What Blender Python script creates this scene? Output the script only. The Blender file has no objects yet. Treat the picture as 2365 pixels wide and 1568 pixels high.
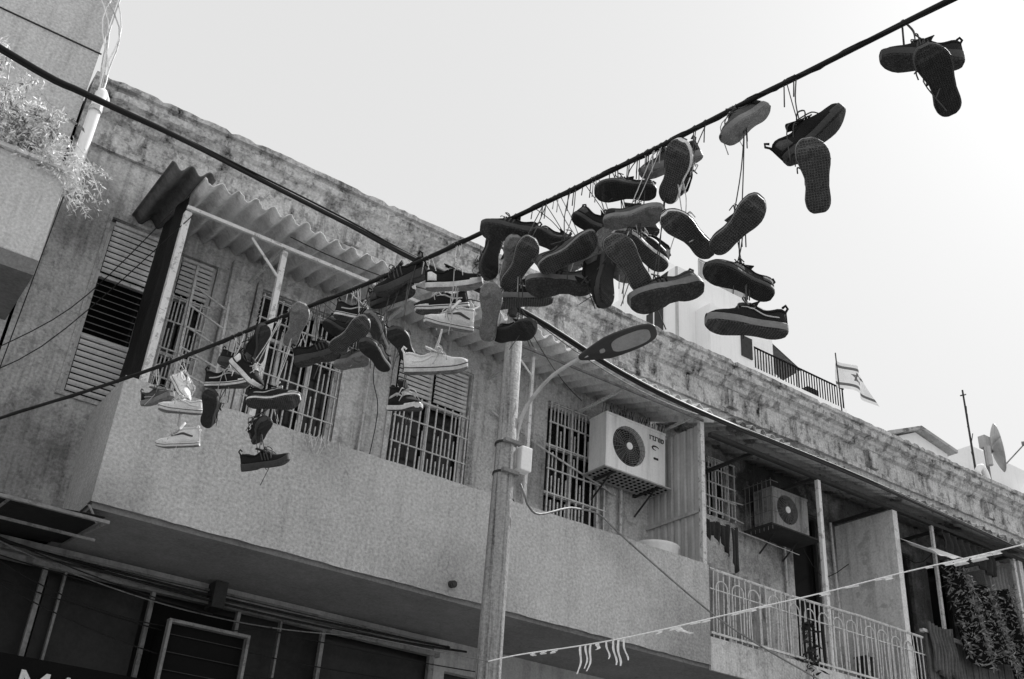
import bpy, math, random
from mathutils import Vector, Matrix
random.seed(7)
R=random.uniform
sc=bpy.context.scene
COL=sc.collection
V=Vector
# ---------------------------------------------------------------- materials
def mat(name,base,rough=.85,big=(1.5,.25),fine=(60,.2),streak=0.,bump=.3,bscale=40,metal=0.,spec=.3,patch=0.,pscale=2.5,patchval=.5,crack=0.,cscale=1.2,speck=0.,sdir=(5,5,.45),soot=()):
    m=bpy.data.materials.new(name);m.use_nodes=True
    nt=m.node_tree;N=nt.nodes;L=nt.links
    p=N['Principled BSDF'];p.inputs['Roughness'].default_value=rough
    p.inputs['Metallic'].default_value=metal
    p.inputs['Specular IOR Level'].default_value=spec
    tc=N.new('ShaderNodeTexCoord')
    def noise(scale,detail=5,vec=None,r=.6):
        n=N.new('ShaderNodeTexNoise');n.inputs['Scale'].default_value=scale;n.inputs['Detail'].default_value=detail
        n.inputs['Roughness'].default_value=r
        L.new(vec or tc.outputs['Object'],n.inputs['Vector']);return n.outputs['Fac']
    def mth(op,a,b,clamp=False):
        n=N.new('ShaderNodeMath');n.operation=op;n.use_clamp=clamp
        for i,x in enumerate((a,b)):
            if hasattr(x,'is_linked'): L.new(x,n.inputs[i])
            else: n.inputs[i].default_value=x
        return n.outputs[0]
    def rng(f,a,b_,c,d_):
        mr=N.new('ShaderNodeMapRange');L.new(f,mr.inputs[0])
        for i,q in enumerate((a,b_,c,d_)): mr.inputs[i+1].default_value=q
        return mr.outputs[0]
    def centred(f,amt): return mth('MULTIPLY',mth('SUBTRACT',f,.5),amt*2.6)
    v=mth('ADD',centred(noise(big[0],6),big[1]),1.)
    v=mth('ADD',v,centred(noise(fine[0],3),fine[1]))
    v=mth('ADD',v,centred(noise(big[0]*7,4),big[1]*.5))
    if streak:
        mp=N.new('ShaderNodeMapping');L.new(tc.outputs['Object'],mp.inputs['Vector']);mp.inputs['Scale'].default_value=sdir
        v=mth('SUBTRACT',v,rng(noise(1.6,5,mp.outputs[0],.65),.48,.72,0,streak))
    if patch:
        f=rng(noise(pscale,8,None,.72),.54,.60,0,patch)
        v=mth('ADD',mth('MULTIPLY',v,mth('SUBTRACT',1.,f)),mth('MULTIPLY',f,patchval))
    if speck:
        v=mth('MULTIPLY',v,rng(noise(22,6,None,.8),.60,.70,1,1-speck))
    if crack:
        mx=N.new('ShaderNodeMixRGB');mx.blend_type='ADD';mx.inputs[0].default_value=.35
        n=N.new('ShaderNodeTexNoise');n.inputs['Scale'].default_value=3.5;n.inputs['Detail'].default_value=6
        L.new(tc.outputs['Object'],n.inputs['Vector']);L.new(tc.outputs['Object'],mx.inputs[1]);L.new(n.outputs['Color'],mx.inputs[2])
        vo=N.new('ShaderNodeTexVoronoi');vo.feature='DISTANCE_TO_EDGE';vo.inputs['Scale'].default_value=cscale;L.new(mx.outputs[0],vo.inputs['Vector'])
        msk=rng(noise(.8,3),.52,.62,0,1)
        cr=mth('MULTIPLY',rng(vo.outputs['Distance'],0,.006,crack,0),msk)
        v=mth('MULTIPLY',v,mth('SUBTRACT',1.,cr))
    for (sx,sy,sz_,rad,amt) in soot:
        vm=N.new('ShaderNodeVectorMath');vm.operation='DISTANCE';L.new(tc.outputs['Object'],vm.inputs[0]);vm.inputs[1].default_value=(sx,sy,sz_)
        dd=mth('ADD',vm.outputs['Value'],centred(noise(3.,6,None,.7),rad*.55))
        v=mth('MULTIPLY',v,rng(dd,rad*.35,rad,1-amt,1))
    v=mth('MAXIMUM',mth('MULTIPLY',v,base),.004)
    L.new(v,p.inputs['Base Color'])
    if bump:
        b=N.new('ShaderNodeBump');b.inputs['Strength'].default_value=bump;b.inputs['Distance'].default_value=.02
        L.new(noise(bscale,6),b.inputs['Height']);L.new(b.outputs[0],p.inputs['Normal'])
    return m
M={}
M['plaster']=mat('balcony_plaster',.5,big=(.7,.16),fine=(36,.5),streak=.16,bump=.6,bscale=45,crack=.3,cscale=.7,speck=.25,soot=((4.2,-1,4.3,.9,.3),(7.4,-1,4.35,1.1,.35),(.9,-1,4.3,.6,.3),(2.7,-1,5.6,.5,.2),(6.2,-1,5.6,.6,.2)))
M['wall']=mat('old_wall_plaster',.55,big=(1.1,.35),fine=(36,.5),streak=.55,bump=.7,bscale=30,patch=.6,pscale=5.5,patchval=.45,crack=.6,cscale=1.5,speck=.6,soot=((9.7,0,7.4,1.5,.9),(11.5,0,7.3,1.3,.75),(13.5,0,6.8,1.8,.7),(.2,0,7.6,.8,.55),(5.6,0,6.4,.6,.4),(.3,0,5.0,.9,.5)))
M['cornice']=mat('weathered_cornice',.5,big=(1.2,.5),fine=(34,.5),streak=1.0,bump=.5,bscale=30,patch=.75,pscale=6.,patchval=.34,crack=.6,cscale=2,speck=.7,sdir=(4,4,1.2))
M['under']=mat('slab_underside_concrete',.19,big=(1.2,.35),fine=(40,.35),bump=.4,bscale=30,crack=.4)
M['white']=mat('white_flaking_paint',.74,rough=.6,big=(3,.15),fine=(50,.12),streak=.15,bump=.2,patch=.6,pscale=14,patchval=.25)
M['slat']=mat('painted_metal_slats',.68,rough=.5,big=(2,.15),fine=(40,.12),streak=.3,bump=.1)
M['bar']=mat('window_bar_paint',.6,rough=.5,big=(6,.3),fine=(60,.2),bump=.2,patch=.6,pscale=20,patchval=.2)
M['corr']=mat('corrugated_fibre_cement',.8,big=(1.5,.3),fine=(40,.25),streak=0,bump=.4,bscale=30,patch=.4,pscale=4,patchval=.45,speck=.3)
M['corrd']=mat('dirty_corrugated_sheet',.4,big=(2,.5),fine=(40,.3),streak=0,bump=.5,bscale=30,patch=.8,pscale=2.2,patchval=.15)
M['corre']=mat('shaded_weathered_sheet_end',.14,big=(3,.5),fine=(40,.3),streak=0,bump=.5,bscale=30,patch=.6,pscale=5,patchval=.4)  # weathered sheet, with the shade of its curled end put into the base colour
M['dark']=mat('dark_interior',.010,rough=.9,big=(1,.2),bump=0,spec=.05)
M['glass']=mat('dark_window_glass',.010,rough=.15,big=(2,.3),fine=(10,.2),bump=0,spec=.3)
M['metal']=mat('grey_sheet_metal',.46,rough=.5,big=(2,.2),fine=(40,.15),streak=.4,bump=.1)
M['rust']=mat('rusty_dark_steel',.04,rough=.8,big=(5,.5),fine=(50,.3),bump=.3)
M['slatw']=mat('weathered_wood_slats',.11,rough=.8,big=(5,.5),fine=(50,.3),streak=.6,bump=.3,sdir=(22,22,.8))
M['black']=mat('black_cable_rubber',.010,rough=.6,big=(10,.3),bump=0)
M['tarp']=mat('dark_hanging_sheet',.010,rough=.8,big=(3,.6),fine=(20,.4),streak=.4,bump=.4)
M['wood']=mat('weathered_pole_wood',.34,rough=.85,big=(6,.2),fine=(50,.45),streak=.8,bump=.8,bscale=30,speck=.45,sdir=(22,22,.6))
M['ac']=mat('air_conditioner_enamel',.88,rough=.45,big=(2,.08),fine=(40,.1),streak=.25,bump=.03)
M['acd']=mat('grimy_air_conditioner_enamel',.34,rough=.6,big=(3,.3),fine=(40,.2),streak=.7,bump=.03,patch=.6,pscale=6,patchval=.3)
M['lamp']=mat('lamp_dark_aluminium',.045,rough=.5,big=(5,.15),fine=(80,.15),bump=.05)
M['lens']=mat('lamp_milky_lens',.3,rough=.4,big=(5,.25),fine=(80,.15),bump=.02)
M['bldg']=mat('white_render_wall',.87,rough=.8,big=(.5,.06),fine=(20,.05),streak=.08,bump=.1)
M['part']=mat('stained_white_partition',.72,rough=.8,big=(1.5,.2),fine=(36,.3),streak=.35,bump=.4,patch=.6,pscale=3,patchval=.5,speck=.3)
M['neigh']=mat('neighbour_painted_plaster',.58,big=(1.2,.15),fine=(38,.42),streak=.25,bump=.4,bscale=50,crack=.5,cscale=.8)
M['ground_wall']=mat('shop_wall_plaster',.4,big=(1.2,.3),fine=(40,.25),streak=.4,bump=.4,bscale=50)
M['leaflight']=mat('pale_leaves',.85,rough=.6,big=(9,.6),fine=(40,.4),bump=0)
M['leafdark']=mat('dark_leaves',.2,rough=.4,big=(7,.9),fine=(20,.9),bump=0)
M['brick']=mat('grey_bricks',.3,big=(4,.4),fine=(30,.3),bump=.5)
M['cloth']=mat('dark_cloth',.03,rough=.95,big=(8,.5),fine=(60,.3),bump=.2)
M['clothg']=mat('grey_cloth',.2,rough=.95,big=(5,.3),fine=(60,.3),bump=.2)
M['clothl']=mat('cane_mat',.3,rough=.95,big=(8,.3),fine=(60,.3),streak=.7,bump=.2,sdir=(25,25,.8))
M['plastic']=mat('white_plastic_strip',.9,rough=.4,big=(8,.1),bump=0)
M['signw']=mat('sign_letter_paint',.7,rough=.5,big=(8,.3),fine=(30,.3),bump=0,patch=.4,pscale=12,patchval=.4)
M['asphalt']=mat('asphalt',.06,big=(.5,.2),fine=(80,.3),bump=.5,bscale=80)
M['paving']=mat('paving_concrete',.45,big=(.6,.2),fine=(60,.2),bump=.3)
M['earth']=mat('dusty_ground',.42,big=(.1,.2),fine=(20,.2),bump=.3)
M['shop']=mat('shopfront_panel',.022,rough=.5,big=(1.5,.7),fine=(30,.3),bump=.1,spec=.2)
M['shopf']=mat('shopfront_metal_frame',.2,rough=.6,big=(3,.5),fine=(40,.3),bump=.2,patch=.6,pscale=9,patchval=.3)
M['up_black']=mat('black_suede',.015,rough=.9,big=(20,.5),fine=(260,.4),bump=.4,bscale=300)
M['up_grey']=mat('grey_faded_canvas',.09,rough=.9,big=(20,.4),fine=(260,.3),bump=.4,bscale=300)
M['flagd']=mat('faded_dark_flag_cloth',.16,rough=.9,big=(4,.2),fine=(60,.1),bump=0)
M['up_white']=mat('white_canvas',.9,rough=.85,big=(20,.2),fine=(200,.2),bump=.3,bscale=300)
M['stripe']=mat('shoe_stripe_leather',.5,rough=.6,big=(30,.3),bump=0,patch=.5,pscale=30,patchval=.3)
M['lace']=mat('shoelace_cotton',.08,rough=.9,big=(30,.4),bump=0)
M['lacew']=mat('pale_shoelace_cotton',.55,rough=.9,big=(30,.3),bump=0)
def solemat(name,base,vs=110,rd=.55,inv=False,lo=.5,hi=1.4):
    m=mat(name,base,rough=.7,big=(14,.6),fine=(160,.35),bump=0,patch=.6,pscale=18,patchval=.45)
    nt=m.node_tree;N=nt.nodes;L=nt.links;p=N['Principled BSDF']
    tc=N.new('ShaderNodeTexCoord');vo=N.new('ShaderNodeTexVoronoi');vo.feature='DISTANCE_TO_EDGE';vo.inputs['Scale'].default_value=vs;vo.inputs['Randomness'].default_value=rd
    L.new(tc.outputs['Object'],vo.inputs['Vector'])
    mr=N.new('ShaderNodeMapRange');mr.inputs[1].default_value=.05;mr.inputs[2].default_value=.22;mr.inputs[3].default_value=lo if inv else hi;mr.inputs[4].default_value=hi if inv else lo
    L.new(vo.outputs['Distance'],mr.inputs[0])
    src=p.inputs['Base Color'].links[0].from_socket
    mu=N.new('ShaderNodeMath');mu.operation='MULTIPLY';L.new(src,mu.inputs[0]);L.new(mr.outputs[0],mu.inputs[1]);L.new(mu.outputs[0],p.inputs['Base Color'])
    b=N.new('ShaderNodeBump');b.inputs['Strength'].default_value=.8;b.inputs['Distance'].default_value=.004;L.new(mr.outputs[0],b.inputs['Height']);L.new(b.outputs[0],p.inputs['Normal'])
    return m
M['tread_dark']=solemat('dark_waffle_tread',.035,130,.3)
M['tread_mid']=solemat('gum_waffle_tread',.09,100,.25)
M['tread_zig']=solemat('fine_lug_tread',.06,70,1,True,.7,1.2)
M['tread_light']=solemat('pale_worn_tread',.24,160,.9,True,.75,1.1)
M['rub_dark']=mat('dark_rubber_sidewall',.05,rough=.6,big=(20,.3),fine=(100,.2),bump=.05)
M['rub_mid']=mat('grey_rubber_sidewall',.21,rough=.6,big=(20,.3),fine=(100,.2),bump=.05)
M['rub_white']=mat('white_rubber_sidewall',.68,rough=.5,big=(20,.3),fine=(100,.2),bump=.05)
# ---------------------------------------------------------------- mesh builder
class MB:
    def __init__(s): s.v=[];s.f=[];s.m=[];s.cur=0
    def add(s,vs,fs):
        o=len(s.v);s.v+= [tuple(q) for q in vs];s.f+=[tuple(o+i for i in f) for f in fs];s.m+=[s.cur]*len(fs)
    def box(s,x0,x1,y0,y1,z0,z1):
        s.add([(x0,y0,z0),(x1,y0,z0),(x1,y1,z0),(x0,y1,z0),(x0,y0,z1),(x1,y0,z1),(x1,y1,z1),(x0,y1,z1)],
              [(0,3,2,1),(4,5,6,7),(0,1,5,4),(1,2,6,5),(2,3,7,6),(3,0,4,7)]);return s
    def obox(s,c,ax,ay,az):
        c=V(c);ax=V(ax);ay=V(ay);az=V(az)
        vs=[c+ax*i+ay*j+az*k for k in(-1,1) for (i,j) in((-1,-1),(1,-1),(1,1),(-1,1))]
        s.add(vs,[(0,3,2,1),(4,5,6,7),(0,1,5,4),(1,2,6,5),(2,3,7,6),(3,0,4,7)]);return s
    def tube(s,pts,r,n=6,cap=True):
        pts=[V(p) for p in pts];rs=r if isinstance(r,(list,tuple)) else [r]*len(pts)
        vs=[];prev=None
        for i,p in enumerate(pts):
            d=(pts[min(i+1,len(pts)-1)]-pts[max(i-1,0)])
            d=d.normalized() if d.length>1e-9 else V((0,0,1))
            if prev is None:
                a=d.cross(V((0,0,1)));
                if a.length<.05:a=d.cross(V((1,0,0)))
            else: a=prev-d*prev.dot(d)
            a.normalize();prev=a;b=d.cross(a)
            for k in range(n):
                t=2*math.pi*k/n;vs.append(p+a*math.cos(t)*rs[i]+b*math.sin(t)*rs[i])
        fs=[(i*n+k,i*n+(k+1)%n,(i+1)*n+(k+1)%n,(i+1)*n+k) for i in range(len(pts)-1) for k in range(n)]
        if cap: fs+=[tuple(range(n))[::-1],tuple((len(pts)-1)*n+k for k in range(n))]
        s.add(vs,fs);return s
    def grid(s,fn,nu,nv):
        vs=[fn(i/nu,j/nv) for j in range(nv+1) for i in range(nu+1)]
        s.add(vs,[(j*(nu+1)+i,j*(nu+1)+i+1,(j+1)*(nu+1)+i+1,(j+1)*(nu+1)+i) for j in range(nv) for i in range(nu)]);return s
    def mesh(s,name,mats,smooth=False,org=(0,0,0)):
        me=bpy.data.meshes.new(name);me.from_pydata([(x-org[0],y-org[1],z-org[2]) for x,y,z in s.v],[],s.f)
        for m in (mats if isinstance(mats,(list,tuple)) else [mats]): me.materials.append(m)
        me.polygons.foreach_set('material_index',s.m)
        if smooth: me.polygons.foreach_set('use_smooth',[True]*len(me.polygons))
        me.update();return me
def catenary(a,b,sag,n=14):
    a=V(a);b=V(b);return [a.lerp(b,t/n)-V((0,0,sag*4*(t/n)*(1-t/n))) for t in range(n+1)]
def smooth_path(pts,k=4):
    pts=[V(p) for p in pts];out=[]
    for i in range(len(pts)-1):
        p0=pts[max(i-1,0)];p1=pts[i];p2=pts[i+1];p3=pts[min(i+2,len(pts)-1)]
        for j in range(k):
            t=j/k;out.append(.5*((2*p1)+(p2-p0)*t+(2*p0-5*p1+4*p2-p3)*t*t+(3*p1-p0-3*p2+p3)*t**3))
    out.append(pts[-1]);return out
def thing(name,label,cat,loc=(0,0,0),group=None,mb=None,mats=None,smooth=False,kind=None):
    if mb is None: ob=bpy.data.objects.new(name,None);ob.empty_display_size=.1
    else: ob=bpy.data.objects.new(name,mb.mesh(name,mats,smooth,loc))
    ob.location=loc;COL.objects.link(ob)
    if kind: ob['kind']=kind
    if label: ob['label']=label
    if cat: ob['category']=cat
    if group: ob['group']=group
    return ob
def root_loc(p):
    l=V((0,0,0))
    while p: l+=p.location;p=p.parent
    return l
def part(parent,name,mb,mats,smooth=False,label=None,bevel=0):
    ob=bpy.data.objects.new(name,mb.mesh(name,mats,smooth,root_loc(parent)) if mb else None)
    ob.parent=parent;COL.objects.link(ob)
    if label: ob['label']=label
    if bevel:
        b=ob.modifiers.new('b','BEVEL');b.width=bevel;b.segments=2;b.limit_method='ANGLE'
    return ob
def solid(ob,t,off=0):
    m=ob.modifiers.new('s','SOLIDIFY');m.thickness=t;m.offset=off;return ob
# ---------------------------------------------------------------- ground
b=MB();b.box(-400,400,-400,400,-.5,0);thing('ground',None,None,mb=b,mats=M['earth'],kind='structure')
b=MB();b.box(-60,80,-4,5,-.1,.004);thing('road',None,None,mb=b,mats=M['asphalt'],kind='structure')
b=MB();b.box(-60,80,5.0,9.75,-.1,.13);thing('pavement',None,None,mb=b,mats=M['paving'],kind='structure')
# ---------------------------------------------------------------- main building
B=thing('apartment_building','long old two-storey plaster building with projecting balconies','building',(1,9.5,0))
def wall_holes(b,x0,x1,z0,z1,holes,yf,dep):
    xs=sorted({x0,x1,*[h[0] for h in holes],*[h[1] for h in holes]});zs=sorted({z0,z1,*[h[2] for h in holes],*[h[3] for h in holes]})
    for i in range(len(xs)-1):
        for j in range(len(zs)-1):
            cx=(xs[i]+xs[i+1])/2;cz=(zs[j]+zs[j+1])/2
            if any(h[0]<cx<h[1] and h[2]<cz<h[3] for h in holes): continue
            b.add([(xs[i],yf,zs[j]),(xs[i+1],yf,zs[j]),(xs[i+1],yf,zs[j+1]),(xs[i],yf,zs[j+1])],[(0,1,2,3)])
    for (a,c,d,e) in holes:
        b.add([(a,yf,d),(c,yf,d),(c,yf,e),(a,yf,e),(a,yf+dep,d),(c,yf+dep,d),(c,yf+dep,e),(a,yf+dep,e)],[(0,4,5,1),(1,5,6,2),(2,6,7,3),(3,7,4,0)])
holes=[(1.5,2.03,5.69,7.58),(2.22,2.62,4.7,7.5),(3.12,4.13,5.7,7.42),(4.79,5.76,5.85,7.38),(6.87,7.76,5.6,7.45),(9.5,9.97,6.7,7.55),(11.1,11.7,4.76,7.25),(12.9,13.7,4.76,7.2),(14.1,14.7,5.6,7.2),(15.4,16.4,5.6,7.2)]
b=MB();wall_holes(b,.93,24,4.43,8.72,holes,9.5,.16)
part(B,'wall',b,M['wall'])
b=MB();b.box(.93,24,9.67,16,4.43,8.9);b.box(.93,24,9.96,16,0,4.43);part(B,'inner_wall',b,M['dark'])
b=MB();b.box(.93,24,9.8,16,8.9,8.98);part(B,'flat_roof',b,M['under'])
prof=[(9.497,8.28),(9.45,8.28),(9.45,8.35),(9.497,8.37),(9.497,8.64),(9.44,8.67),(9.42,8.72),(9.39,8.75),(9.39,8.80),(9.32,8.83),(9.31,8.9),(9.46,8.93),(9.46,9.05),(9.42,9.06),(9.42,9.12),(9.72,9.12),(9.72,8.9)]
b=MB();n=330;vs=[];x0=.93;x1=24
K=len(prof)
for i in range(n+1):
    x=x0+(x1-x0)*i/n
    chip=R(.01,.035) if random.random()<.1 else 0
    for k,(y,z) in enumerate(prof):
        zz=z+R(-.005,.005)+.006*math.sin(x*1.7+k*.2)
        if k in(14,15): zz-=chip
        if k in(9,10): y+=chip
        vs.append((x,y+R(-.004,.004),zz))
b.add(vs,[(i*K+k,(i+1)*K+k,(i+1)*K+k+1,i*K+k+1) for i in range(n) for k in range(K-1)]+[tuple(range(K))])
for xx in (3.9,6.9,9.9,12.9,15.9): b.box(xx,xx+.2,9.43,9.5,8.38,8.635)
part(B,'cornice',b,M['cornice'])
b=MB()
def roughface(b,x0,x1,z0,z1,y,nx,nz,amp):
    b.grid(lambda u,v:(x0+(x1-x0)*u,y+(0 if u in(0,1) or v in (0,1) else R(-amp,amp)),z0+(z1-z0)*v+(R(-.006,.006) if v in (0,1) else 0)),nx,nz)
b.box(1.8,8.5,8.505,8.62,4.46,5.555);roughface(b,1.8,8.5,4.45,5.565,8.498,60,8,.002)
b.box(1.8,1.92,8.62,9.5,4.45,5.56)
b.box(8.38,8.5,8.62,9.5,4.6,5.5)
part(B,'balcony_parapet',b,M['plaster'])
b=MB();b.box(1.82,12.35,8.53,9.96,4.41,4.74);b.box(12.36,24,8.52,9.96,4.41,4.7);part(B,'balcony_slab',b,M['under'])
b=MB();b.box(8.503,12.36,8.5,8.53,4.40,4.76);part(B,'slab_edge',b,M['wall'])
b=MB();b.tube([(5.14,8.5,4.56),(5.14,8.44,4.55)],.035,12);b.tube([(5.14,8.495,4.56),(5.14,8.43,4.549)],.022,10)
part(B,'drain_spout',b,M['rust'])
def zout(x): return 7.60-.03*(x-1.7) if x<8.5 else 7.33
def sheets(x0,x1,yo,zi,amp,wl,name,mm,label=None):
    b=MB();x=x0
    while x<x1-.05:
        w=min(R(.9,1.15),x1-x);dy=R(-.06,.03);dz=R(-.012,.016);nu=int(w/wl*10)
        b.grid(lambda u,v:(x+w*u*1.04,(yo+dy+(R(-.012,.012) if v==0 else 0))*(1-v)+9.52*v,(zout(x+w*u))*(1-v)+zi*v+dz+amp*math.sin((x+w*u*1.04)*2*math.pi/wl)+.01*math.sin(x*3+u*4)),nu,3)
        x+=w
    return solid(part(B,name,b,mm,True,label),.008)
sheets(1.98,8.5,8.33,7.74,.04,.175,'corrugated_roof',M['corr'])
sheets(8.6,17.6,8.30,7.72,.042,.17,'corrugated_roof',M['corrd'],'ragged dark-edged corrugated awning')
b=MB();b.grid(lambda u,v:(1.66+.42*u,8.33*(1-v)+9.5*v,7.66+.05*v-.05*(1-u)**2+.042*math.sin(u*.42*2*math.pi/.175+1.2)),30,6)
solid(part(B,'corrugated_roof',b,M['corre'],True,'dark curled end of corrugated sheet'),.012)
b=MB();b.box(1.94,4.9,8.52,8.55,7.37,7.405)
part(B,'roof_beam',b,M['white'])
b=MB();b.box(4.9,8.5,8.52,8.54,7.36,7.385);part(B,'roof_beam',b,M['shopf'])
for xx in (1.98,2.94,4.4,5.98,7.3,8.4): part(B,'rafter',MB().box(xx-.015,xx+.015,8.56,9.5,7.4,7.43),M['bar'])
part(B,'roof_beam',MB().box(8.6,17.5,8.5,8.56,7.2,7.25),M['rust'])
for xx in (9.4,10.55,12.0,13.2,14.8): part(B,'rafter',MB().box(xx-.02,xx+.02,8.56,9.5,7.22,7.26),M['rust'])
def post(x,w,z0,z1,m,y=8.5,lab=None):
    b=MB();b.box(x-w,x+w,y+.1,y+.1+2*w,z0,z1);return part(B,'post',b,m,label=lab,bevel=.004)
post(1.97,.032,5.4,7.36,M['white'],8.45);post(2.95,.028,5.4,7.36,M['white'],8.45);post(5.99,.018,5.4,7.36,M['bar']);post(8.47,.03,4.7,7.34,M['bar'],8.42)
post(10.55,.028,4.76,7.22,M['white'],8.42);post(12.9,.022,4.76,7.22,M['bar'],8.42);post(14.85,.028,4.76,7.22,M['bar'],8.42)
part(B,'brace',MB().tube([(2.6,8.56,7.36),(2.93,8.56,7.05)],.014),M['white']);part(B,'brace',MB().tube([(5.7,8.6,7.34),(5.98,8.6,7.1)],.012),M['white'])
b=MB();b.grid(lambda u,v:(1.95+.015*math.sin(u*14)+.01*math.sin(v*9+u*5),8.62+.86*u+.03*math.sin(v*6),5.62+1.98*v),16,12)
T=thing('hanging_sheet','black tarpaulin sheet closing the end of the balcony','sheet',(1.97,9,5.6),mb=b,mats=M['tarp'],smooth=True)
b=MB();b.grid(lambda u,v:(8.46+.02*(1 if (int(u*48)%6)<2 else 0),8.56+.93*u,5.2+2.12*v),48,1);b.box(8.44,8.455,8.56,9.5,6.2,6.24)
part(B,'sheet_metal_partition',b,M['metal'],label='ribbed grey metal partition')
b=MB();b.box(12.02,12.12,8.52,9.5,4.74,7.2);part(B,'partition_wall',b,M['part'])
b=MB();b.box(14.95,15.05,8.52,9.5,4.74,7.2);part(B,'partition_wall',b,M['neigh'])
def slats(b,x0,x1,z0,z1,y,step=.045,tilt=.5,dep=.04):
    z=z0+step/2
    while z<z1:
        b.obox(((x0+x1)/2,y,z),((x1-x0)/2,0,0),(0,dep/2*math.cos(tilt),-dep/2*math.sin(tilt)),(0,.003*math.sin(tilt),.003));z+=step
def rollslats(b,x0,x1,z0,z1,y,step=.05):
    z=z0
    while z<z1:
        h=step*.78;vs=[];n=4
        for k in range(n+1):
            t=k/n;vs+=[(x0,y-.018*math.sin(math.pi*t),z+h*t),(x1,y-.018*math.sin(math.pi*t),z+h*t)]
        b.add(vs,[(2*k,2*k+1,2*k+3,2*k+2) for k in range(n)]);z+=step
def frame(b,x0,x1,z0,z1,y0,y1,t):
    b.box(x0,x0+t,y0,y1,z0,z1);b.box(x1-t,x1,y0,y1,z0,z1);b.box(x0+t,x1-t,y0,y1,z1-t,z1);b.box(x0+t,x1-t,y0,y1,z0,z0+t);return b
def window(x0,x1,z0,z1,mull=(),trans=(),fm='white'):
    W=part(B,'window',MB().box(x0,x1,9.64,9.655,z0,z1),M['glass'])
    b=MB();frame(b,x0,x1,z0,z1,9.56,9.62,.04)
    for m_ in mull: b.box(m_-.018,m_+.018,9.565,9.615,z0+.04,z1-.04)
    for t_ in trans: b.box(x0+.04,x1-.04,9.563,9.617,t_-.018,t_+.018)
    part(W,'frame',b,M[fm]);return W
def bars(W,x0,x1,z0,z1,nv,hs,y=9.46,r=.007,deco=True):
    b=MB()
    for i in range(nv+1):
        x=x0+(x1-x0)*i/nv;b.box(x-r,x+r,y-r,y+r,z0,z1)
        if deco and i<nv:
            xm=x+(x1-x0)/nv/2
            for h in hs[:-1]:
                if random.random()<.5: b.box(xm-r*.8,xm+r*.8,y-r*.8,y+r*.8,h,min(h+.22,z1))
    for h in hs: b.box(x0-.02,x1+.02,y-r*1.6,y+r*.6,h-r,h+r)
    return part(W,'security_bars',b,M['bar'])
def shutter(W,x0,x1,z0,z1,step=.052,mm='slat',lab=None):
    b=MB();rollslats(b,x0,x1,z0,z1,9.53,step);return part(W,'shutter',b,M[mm],label=lab)
W=window(1.5,2.03,5.69,7.58,trans=(6.32,6.98))
shutter(W,1.54,1.99,7.0,7.54,.06);shutter(W,1.54,1.99,5.73,6.3,.06)
b=MB();slats(b,1.54,1.99,6.34,6.96,9.54,.07,-.5,.07);part(W,'shutter',b,M['shopf'],label='open dark louvres')
part(W,'surround',frame(MB(),1.46,2.07,5.65,7.62,9.475,9.498,.035),M['wall'])
W=window(2.22,2.62,4.75,7.5,mull=(2.42,),trans=(7.03,6.4))
shutter(W,2.26,2.58,7.06,7.46,.055)
bars(W,2.24,2.6,5.6,7.0,5,[5.8,6.1,6.4,6.7,6.98])
W=window(3.12,4.13,5.7,7.42,mull=(3.45,3.8),trans=(6.95,))
b=MB();slats(b,3.14,3.44,6.98,7.38,9.54,.05,.4,.05);part(W,'shutter',b,M['rust'])
bars(W,3.14,4.1,5.75,7.38,9,[5.9,6.2,6.5,6.8,7.1,7.35])
part(W,'surround',frame(MB(),3.05,4.2,5.63,7.49,9.46,9.498,.06),M['wall'])
W=window(4.79,5.76,5.85,7.38,mull=(5.28,),trans=(6.86,))
shutter(W,4.83,5.26,6.89,7.35,.055);shutter(W,5.3,5.73,6.89,7.35,.055)
bars(W,4.82,5.73,5.88,6.84,9,[5.95,6.25,6.55,6.8])
part(W,'surround',frame(MB(),4.73,5.82,5.79,7.44,9.475,9.498,.05),M['wall'])
W=window(6.87,7.76,5.6,7.45,mull=(7.3,),trans=(6.9,6.3))
bars(W,6.89,7.74,5.62,7.42,8,[5.7,5.95,6.25,6.55,6.85,7.15,7.4],r=.008)
W=window(9.5,9.97,6.7,7.55,mull=(9.73,));bars(W,9.5,9.97,6.7,7.5,4,[6.75,6.95,7.15,7.35,7.5])
window(11.1,11.7,4.76,7.25,fm='rust')
window(12.9,13.7,4.76,7.2,mull=(13.3,),fm='rust');W=window(14.1,14.7,5.6,7.2,fm='rust');W=window(15.4,16.4,5.6,7.2,mull=(15.9,))
b=MB();b.box(2.74,3.02,9.42,9.5,4.75,7.62);part(B,'pilaster',b,M['wall'],bevel=.01)
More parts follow.
